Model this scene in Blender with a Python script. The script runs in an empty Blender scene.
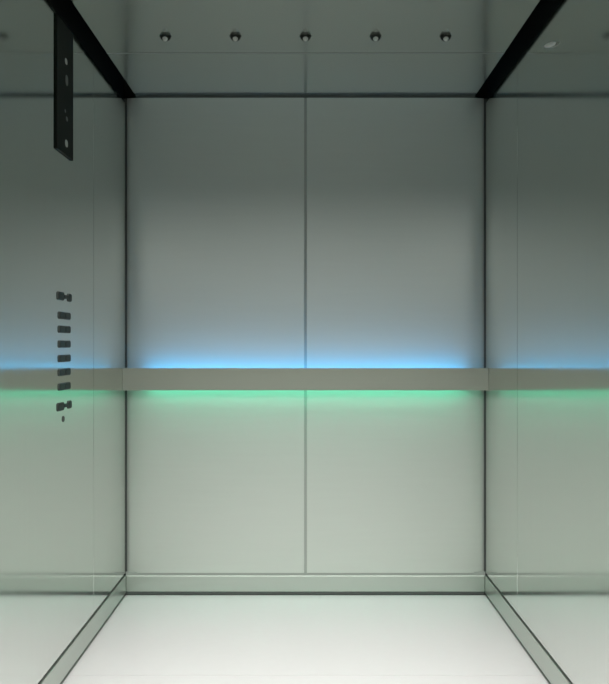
import bpy, bmesh, math
from mathutils import Vector, Matrix

S = bpy.context.scene
C = S.collection
W, H, DEP = 0.80, 2.222, 1.70      # cabin half width, height, depth
D, EYE, F = 4.0, 1.111, 900.0      # camera distance, eye height, focal length in px

# ------------------------------------------------------------------ materials
def mat(name, col, rough=0.5, metal=0.0, spec=0.5, emit=None, estr=0.0, noise=None, bump=None, aniso=0.0):
    m = bpy.data.materials.new(name); m.use_nodes = True
    nt = m.node_tree; b = nt.nodes['Principled BSDF']
    b.inputs['Base Color'].default_value = (*col, 1)
    b.inputs['Roughness'].default_value = rough
    b.inputs['Metallic'].default_value = metal
    b.inputs['Specular IOR Level'].default_value = spec
    if emit:
        b.inputs['Emission Color'].default_value = (*emit, 1)
        b.inputs['Emission Strength'].default_value = estr
    if noise:                                     # brushed grain: (scale xyz, amount)
        sc, amt = noise
        tc = nt.nodes.new('ShaderNodeTexCoord'); mp = nt.nodes.new('ShaderNodeMapping')
        mp.inputs['Scale'].default_value = sc
        n = nt.nodes.new('ShaderNodeTexNoise'); n.inputs['Scale'].default_value = 1.0
        n.inputs['Detail'].default_value = 4
        mx = nt.nodes.new('ShaderNodeMapRange')
        mx.inputs['To Min'].default_value = rough - amt; mx.inputs['To Max'].default_value = rough + amt
        nt.links.new(tc.outputs['Object'], mp.inputs['Vector'])
        nt.links.new(mp.outputs['Vector'], n.inputs['Vector'])
        nt.links.new(n.outputs['Fac'], mx.inputs['Value'])
        nt.links.new(mx.outputs['Result'], b.inputs['Roughness'])
        mc = nt.nodes.new('ShaderNodeMapRange')
        hsv = nt.nodes.new('ShaderNodeHueSaturation'); hsv.inputs['Color'].default_value = (*col, 1)
        mc.inputs['To Min'].default_value = 0.975; mc.inputs['To Max'].default_value = 1.025
        nt.links.new(n.outputs['Fac'], mc.inputs['Value'])
        nt.links.new(mc.outputs['Result'], hsv.inputs['Value'])
        nt.links.new(hsv.outputs['Color'], b.inputs['Base Color'])
    return m

M = {
 'back':   mat('satin_steel_back', (.585, .63, .58), .42, .5, noise=((3, 3, 60), .03)),
 'side':   mat('polished_steel_side', (.69, .72, .69), .10, 1.0, noise=((40, 40, 1.5), .02)),
 'skirt':  mat('brushed_steel_skirting', (.48, .53, .48), .30, .75, noise=((3, 3, 120), .04)),
 'ceil':   mat('satin_steel_ceiling', (.55, .585, .54), .18, .85, noise=((3, 40, 3), .03)),
 'bead':   mat('satin_bead', (.33, .36, .33), .45, .1),
 'floor':  mat('white_vinyl_floor', (.66, .64, .64), .42, 0, noise=((30, 30, 30), .05)),
 'corner': mat('corner_shade_infill', (.11, .125, .115), .5, .3, .4),  # dark tone stands in for shade in the corners and slots
 'gap':    mat('black_shadow_gap', (.006, .008, .007), .6, 0, .2),
 'joint':  mat('grey_joint', (.34, .37, .34), .6, 0, .3),
 'rail':   mat('brushed_grey_rail', (.355, .385, .325), .45, .4, noise=((3, 3, 160), .04)),
 'glass':  mat('black_display_glass', (.010, .013, .010), .55, 0, .12),
 'mark':   mat('pale_indicator', (.42, .46, .42), .4, 0, .3, (.55, .60, .56), .03),
 'dim':    mat('unlit_indicator', (.13, .145, .135), .4, 0, .2),
 'button': mat('dark_button', (.022, .03, .026), .5, 0, .15),
 'ring':   mat('button_ring_metal', (.06, .068, .062), .45, .5),
 'pale':   mat('pale_glint', (.85, .87, .85), .4, .2),  # pale colour that paints the glint on the right wall
 'chrome': mat('chrome', (.75, .77, .75), .15, 1.0),
 'dome':   mat('dark_lamp_housing', (.02, .025, .02), .35, .6),
 'lens':   mat('lamp_lens', (.45, .48, .45), .2, 0, .5, (.9, 1, .92), .02),
 'blue':   mat('blue_led_strip', (.2, .4, .6), .5, 0, .5, (.06, .46, 1.0), 20),
 'green':  mat('green_led_strip', (.2, .6, .4), .5, 0, .5, (.09, 1.0, .62), 13),
 'plaster':mat('landing_plaster', (.70, .71, .69), .8),
 'stone':  mat('landing_stone_floor', (.18, .185, .18), .5, 0, noise=((8, 8, 8), .08)),
}

# ------------------------------------------------------------------ helpers
def box(bm, x0, x1, y0, y1, z0, z1, bev=0.0, seg=2):
    r = bmesh.ops.create_cube(bm, size=1)
    vs = r['verts']
    for v in vs:
        v.co = Vector(((x0+x1)/2 + v.co.x*(x1-x0), (y0+y1)/2 + v.co.y*(y1-y0), (z0+z1)/2 + v.co.z*(z1-z0)))
    if bev:
        es = list({e for v in vs for e in v.link_edges})
        bmesh.ops.bevel(bm, geom=es, offset=bev, segments=seg, affect='EDGES', profile=.5)

def obj(name, bm, m, parent=None, smooth=False, loc=None):
    me = bpy.data.meshes.new(name); bmesh.ops.recalc_face_normals(bm, faces=bm.faces)
    bm.to_mesh(me); bm.free()
    if smooth:
        for p in me.polygons: p.use_smooth = True
    me.materials.append(M[m])
    o = bpy.data.objects.new(name, me); C.objects.link(o)
    if parent: o.parent = parent
    if loc: o.location = loc
    return o

def boxobj(name, m, dims, parent=None, bev=0.0, loc=None):
    bm = bmesh.new(); box(bm, *dims, bev=bev)
    return obj(name, bm, m, parent, loc=loc)

def struct(o): o['kind'] = 'structure'; return o

def empty(name, loc, label, cat, group=None):
    o = bpy.data.objects.new(name, None); C.objects.link(o); o.empty_display_size = .05
    o.location = loc; o['label'] = label; o['category'] = cat
    if group: o['group'] = group
    return o

def lathe(prof, n=32):
    bm = bmesh.new(); rings = []
    for r, z in prof:
        if r < 1e-6: rings.append([bm.verts.new((0, 0, z))])
        else: rings.append([bm.verts.new((r*math.cos(2*math.pi*i/n), r*math.sin(2*math.pi*i/n), z)) for i in range(n)])
    for a, b in zip(rings, rings[1:]):
        for i in range(n):
            j = (i+1) % n
            if len(a) == 1: bm.faces.new((a[0], b[i], b[j]))
            elif len(b) == 1: bm.faces.new((a[i], b[0], a[j]))
            else: bm.faces.new((a[i], b[i], b[j], a[j]))
    return bm

# ------------------------------------------------------------------ shell
SK = 0.093                   # height of the skirting line
TOP = 2.184                  # top of the side panels, the black slot starts here
JY = -0.60                   # joint in side walls
# floor: two plates with a hairline joint
fl = struct(boxobj('floor', 'joint', (-.84, .84, -DEP, .04, -.06, -.004)))
boxobj('floor_panel', 'floor', (-.797, .797, -.971, -.004, -.004, 0), fl)
boxobj('floor_panel', 'floor', (-.797, .797, -DEP, -.973, -.004, 0), fl)

# back wall: dark backing and two satin panels
wb = struct(boxobj('wall_back', 'gap', (-.84, .84, .034, .07, 0, 2.40)))
for a, b in ((-.786, -.0045), (.0045, .786)):
    # sheet curved back at its outer edge, shaped to shade the corner softly
    s = -1 if a < -.1 else 1; RX, RY = .12, .012; xin = .006
    pts = [(xin, .0125), (xin, .001), (xin+.001, 0), (.795-RX, 0)]
    pts += [(.795-RX+RX*t, RY*t**3) for t in [q/20 for q in range(1, 21)]]
    pts += [(.795, .0125)]
    bm = bmesh.new()
    lo = [bm.verts.new((s*x, y, SK+.005)) for x, y in pts]; hi = [bm.verts.new((s*x, y, H-.012)) for x, y in pts]
    bm.faces.new(lo); bm.faces.new(hi[::-1])
    for i in range(len(pts)):
        j = (i+1) % len(pts); f = bm.faces.new((lo[i], lo[j], hi[j], hi[i]))
    obj('wall_panel', bm, 'back', wb)
for a, b in ((-.815, -.795), (.795, .815)):
    boxobj('corner_infill', 'corner', (a, b, .014, .034, SK+.005, H-.012), wb)
boxobj('panel_joint', 'joint', (-.006, .006, .0025, .034, SK+.005, H-.012), wb)
# side walls: polished panels
for s, nm in ((-1, 'wall_left'), (1, 'wall_right')):
    def xx(a, b): return (a, b) if s > 0 else (-b, -a)
    w = struct(boxobj(nm, 'gap', (*xx(.815, .85), -DEP, .07, 0, 2.40)))
    boxobj('wall_panel', 'side', (*xx(W, .815), JY+.0012, -.005, SK+.005, TOP), w, .001)
    boxobj('wall_panel', 'side', (*xx(W, .815), -DEP, JY-.0012, SK+.005, TOP), w, .001)
# skirting boards
boxobj('slot_infill', 'joint', (-.8, .8, .003, .034, SK-.012, SK+.008), wb)
boxobj('slot_infill', 'corner', (-.8, .8, .004, .034, 0, .018), wb)
boxobj('slot_infill', 'corner', (-.756, .756, .008, .034, H-.012, H+.03), wb)
bb = struct(boxobj('baseboard_back', 'skirt', (-.797, .797, -.002, .012, .015, SK-.007), bev=.002))
for s, nm in ((-1, 'baseboard_left'), (1, 'baseboard_right')):
    x = (W-.003, .815) if s > 0 else (-.815, -W+.003)
    struct(boxobj(nm, 'skirt', (*x, -DEP, -.004, .011, SK-.005), bev=.0015))
# ceiling: suspended satin panels with a pale bead in the joint
ce = struct(boxobj('ceiling', 'gap', (-.85, .85, -DEP, .05, 2.40, 2.44)))
boxobj('ceiling_panel', 'ceil', (-.756, .756, -.5725, .008, H, H+.02), ce)
boxobj('ceiling_panel', 'ceil', (-.756, .756, -DEP, -.5775, H, H+.02), ce)
boxobj('ceiling_bead', 'bead', (-.756, .756, -.5775, -.5725, H-.002, H+.01), ce)

# front: unseen jambs, and a door head added low to shade the upper cabin
struct(boxobj('wall_front', 'plaster', (-2.2, 2.2, -DEP-.20, -DEP, 2.015, 2.75)))
struct(boxobj('trim_1', 'plaster', (-2.2, -.85, -DEP-.20, -DEP, 0, 2.015)))
struct(boxobj('trim_2', 'plaster', (.85, 2.2, -DEP-.20, -DEP, 0, 2.015)))
lf = struct(boxobj('trim_3', 'stone', (-2.2, 2.2, -12.5, -DEP, -.06, 0)))  # unseen landing floor, added to block and bounce light

# ------------------------------------------------------------------ light rail on the back wall
RZ0, RZ1 = EYE-44*(D)/F, EYE-22*D/F
RZ0 -= .003; RZ1 -= .003
rail = empty('light_rail', (0, 0, RZ0), 'flat grey metal rail across the back wall, glowing blue above and green below', 'rail')
h = RZ1-RZ0
boxobj('front_plate', 'rail', (-.7998, .7998, -.070, -.066, 0, h), rail, .0012)
boxobj('rail_core', 'gap', (-.79, .79, -.066, 0.0, .043, h-.043), rail)
b_ = boxobj('led_strip', 'blue', (-.715, .715, -.066, -.040, h-.043, h-.041), rail)
b_['label'] = 'blue glowing strip'
g_ = boxobj('led_strip', 'green', (-.715, .715, -.066, -.040, .041, .043), rail)
g_['label'] = 'green glowing strip'

# ------------------------------------------------------------------ downlights
def ball(r, cx, cy, cz, zcut=None, n=28):
    bm = bmesh.new(); bmesh.ops.create_uvsphere(bm, u_segments=n, v_segments=n//2, radius=r)
    for v in bm.verts: v.co += Vector((cx, cy, cz))
    return bm
DLY = -(D-900*1.111/309)
names = ['leftmost of the five small ceiling spotlights, nearest the left wall',
         'second small ceiling spotlight from the left wall, between leftmost and middle one',
         'middle small ceiling spotlight, in line with the back wall centre joint',
         'second small ceiling spotlight from the right wall, between middle and rightmost one',
         'rightmost of the five small ceiling spotlights, nearest the right wall']
first = None
def tree_copy(src):
    r = src.copy(); C.objects.link(r)
    for ch in list(src.children):
        c = ch.copy(); C.objects.link(c); c.parent = r
    return r
for i in range(5):
    if first is None:
        t = first = empty('ceiling_spotlight', (0, 0, 0), '', 'light')
        R = .0195
        prof = [(0, 0), (.021, 0), (.0215, -.0015)]
        prof += [(R*math.cos(a), -.0015-R*.9*math.sin(a)) for a in [math.radians(k) for k in range(0, 90, 10)]] + [(0, -.0015-R*.9)]
        obj('housing', lathe(prof), 'dome', t, True)
        obj('lens', ball(.0098, 0, -.0095, -.0125), 'lens', t, True)
    else:
        t = tree_copy(first)
    t.location = ((i-2)*.2517, DLY, H)
    t['label'] = names[i]; t['group'] = 'ceiling spotlights'

# ------------------------------------------------------------------ left wall fittings
def lw(px, py):
    dp = 720/(305.5-px)
    return Vector((-W, -(D-dp), EYE+(345-py)*dp/F))
# display
y0, y1 = lw(55.2, 300).y, lw(71.6, 300).y
zb = lw(71.5, 161).z
disp = empty('display_panel', (-W, (y0+y1)/2, zb), 'tall narrow black display panel high on the left wall above the buttons', 'display')
yc = (y0+y1)/2; hy = (y1-y0)/2
boxobj('housing', 'glass', (-.001, .006, -hy, hy, 0, TOP-.012-zb), disp, .0015)
def rrect(y, z, wy, hz, th=.002, r=.3, x0=.006):
    """rounded plate standing in the y-z plane, proud of x0"""
    bm = bmesh.new(); rad = min(wy, hz)*r; pts = []
    for cy, cz, a0 in ((wy/2-rad, hz/2-rad, 0), (-wy/2+rad, hz/2-rad, 90), (-wy/2+rad, -hz/2+rad, 180), (wy/2-rad, -hz/2+rad, 270)):
        for k in range(7):
            a = math.radians(a0+15*k); pts.append((y+cy+rad*math.cos(a), z+cz+rad*math.sin(a)))
    a = [bm.verts.new((x0-.001, p, q)) for p, q in pts]; b = [bm.verts.new((x0+th, p, q)) for p, q in pts]
    bm.faces.new(b); bm.faces.new(a[::-1])
    for i in range(len(pts)):
        j = (i+1) % len(pts); bm.faces.new((a[i], a[j], b[j], b[i]))
    return bm
for px, py, wy, hz, m, lab in ((64.3, 61.5, .040, .021, 'mark', 'small pale top indicator'),
                          (64.9, 80.5, .048, .040, 'dim', 'tall grey indicator window'),
                          (63.4, 111, .022, .012, 'dim', 'faint upper grey symbol'),
                          (65.0, 119, .034, .016, 'dim', 'faint lower grey symbol'),
                          (64.6, 143.5, .046, .026, 'mark', 'brightest pale indicator near the bottom')):
    p = lw(px, py)
    o = obj('indicator', rrect(p.y-yc, p.z-zb, wy*.72, hz*.9, .0006, .48), m, disp); o['label'] = lab
# buttons
rows = [(296.7, 1), (315.7, 0), (329.4, 0), (344.1, 0), (358.3, 0), (372, 0), (386.3, 0), (405.8, 1)]
cp = empty('button_column', (-W, lw(64, 345).y, lw(64, 425).z), 'column of paired dark push buttons on the left wall below the display', 'buttons')
def button(y, z, wy, hz):
    r = obj('push_button', rrect(0, 0, wy, hz, .0015, .22, 0.001), 'ring', cp)
    r.location = (0, y, z)
    f = obj('button_face', rrect(0, 0, wy-.007, hz-.005, .0025, .22, 0.002), 'button', r)
    return r
def copy_btn(src, y, z):
    r = src.copy(); C.objects.link(r); r.parent = cp; r.location = (0, y, z)
    for ch in src.children:
        c = ch.copy(); C.objects.link(c); c.parent = r
base = cp.location
pair = wide = None
for py, k in rows:
    z = lw(64, py).z-base.z
    if k:
        for px, wy in ((60.4, .074), (69.3, .040)):
            button(lw(px, py).y-base.y, z, wy, .027)
        b = obj('button_bridge', rrect(lw(65.6, py).y-base.y, z, .036, .012, .002, .2, 0.001), 'button', cp)
    else:
        for q, px in enumerate((61.3, 67.1)):
            y = lw(px, py).y-base.y
            if pair is None: pair = button(y, z, .067, .024)
            else: copy_btn(pair, y, z)
p = lw(63.2, 419)
bm = lathe([(0, .0), (.010, .0), (.010, .002), (.0085, .003), (.003, .003), (.0028, .0012), (0, .0012)], 24)
bmesh.ops.rotate(bm, verts=bm.verts, matrix=Matrix.Rotation(math.pi/2, 3, 'Y'))
ks = obj('key_switch', bm, 'ring', cp, loc=(0, p.y-base.y, p.z-base.z)); ks['label'] = 'small round key switch under the buttons'

# ------------------------------------------------------------------ right wall glint
pa = Vector((W, -(D-2.994), 2.104)); pb = Vector((W, -(D-2.850), 2.068))
mid = (pa+pb)/2; L = (pb-pa).length; ang = math.atan2(pb.z-pa.z, pb.y-pa.y)
fit = empty('wall_glint_bar', mid, 'small slanted pale bar standing in for a glint near the top of the right wall', 'fitting')  # pale bar and mounts added in place of a glint
fit.rotation_euler = (ang, 0, 0)
bm = bmesh.new(); bmesh.ops.create_uvsphere(bm, u_segments=28, v_segments=14, radius=1)
for v in bm.verts: v.co = Vector((-.006+v.co.x*.004, v.co.y*L/2, v.co.z*.008))
obj('bar', bm, 'pale', fit, True)
for s in (-1, 1):
    boxobj('mount', 'ring', (-.006, 0.0005, s*L*.28-.003, s*L*.28+.003, -.003, .003), fit)

# ------------------------------------------------------------------ light
def area(name, loc, rot, sx, sy, e, col):
    l = bpy.data.lights.new(name, 'AREA'); l.shape = 'RECTANGLE'; l.size = sx; l.size_y = sy
    l.energy = e; l.color = col
    o = bpy.data.objects.new(name, l); C.objects.link(o); o.location = loc; o.rotation_euler = rot
    return o
area('landing_fill', (0, -3.3, 3.05), (0, 0, 0), 3.4, 2.2, 165, (1, 1, .965))  # unseen fill lamp, added to brighten the floor and lower back wall
area('landing_fill', (0, -7.3, 3.1), (0, 0, 0), 3.6, 9.0, 265, (1, 1, .965))  # long unseen fill lamp, added to soften the gradient higher up
for i in range(5):
    l = bpy.data.lights.new('spotlight_beam', 'SPOT'); l.energy = 11; l.spot_size = math.radians(75); l.spot_blend = 1
    l.shadow_soft_size = .01; l.color = (1, 1, .97)
    o = bpy.data.objects.new('spotlight_beam', l); C.objects.link(o); o.location = ((i-2)*.2517, DLY-.01, H-.035)

w = bpy.data.worlds.new('World'); S.world = w; w.use_nodes = True
w.node_tree.nodes['Background'].inputs[0].default_value = (.92, 1, .94, 1)
w.node_tree.nodes['Background'].inputs[1].default_value = .015

# ------------------------------------------------------------------ camera
cam = bpy.data.cameras.new('camera'); co = bpy.data.objects.new('camera', cam); C.objects.link(co)
cam.sensor_fit = 'HORIZONTAL'; cam.sensor_width = 36; cam.lens = 36*F/609
cam.shift_x = -1/609; cam.shift_y = 3/609
co.location = (0, -D, EYE); co.rotation_euler = (math.pi/2, 0, 0)
S.camera = co
S.view_settings.view_transform = 'Standard'; S.view_settings.look = 'None'
S.view_settings.gamma = 1; S.view_settings.use_curve_mapping = False
S.view_settings.exposure = .06
S.cycles.max_bounces = 16; S.cycles.glossy_bounces = 10; S.cycles.diffuse_bounces = 6
S.cycles.use_denoising = True
S.cycles.caustics_reflective = True
S.cycles.sample_clamp_indirect = 2
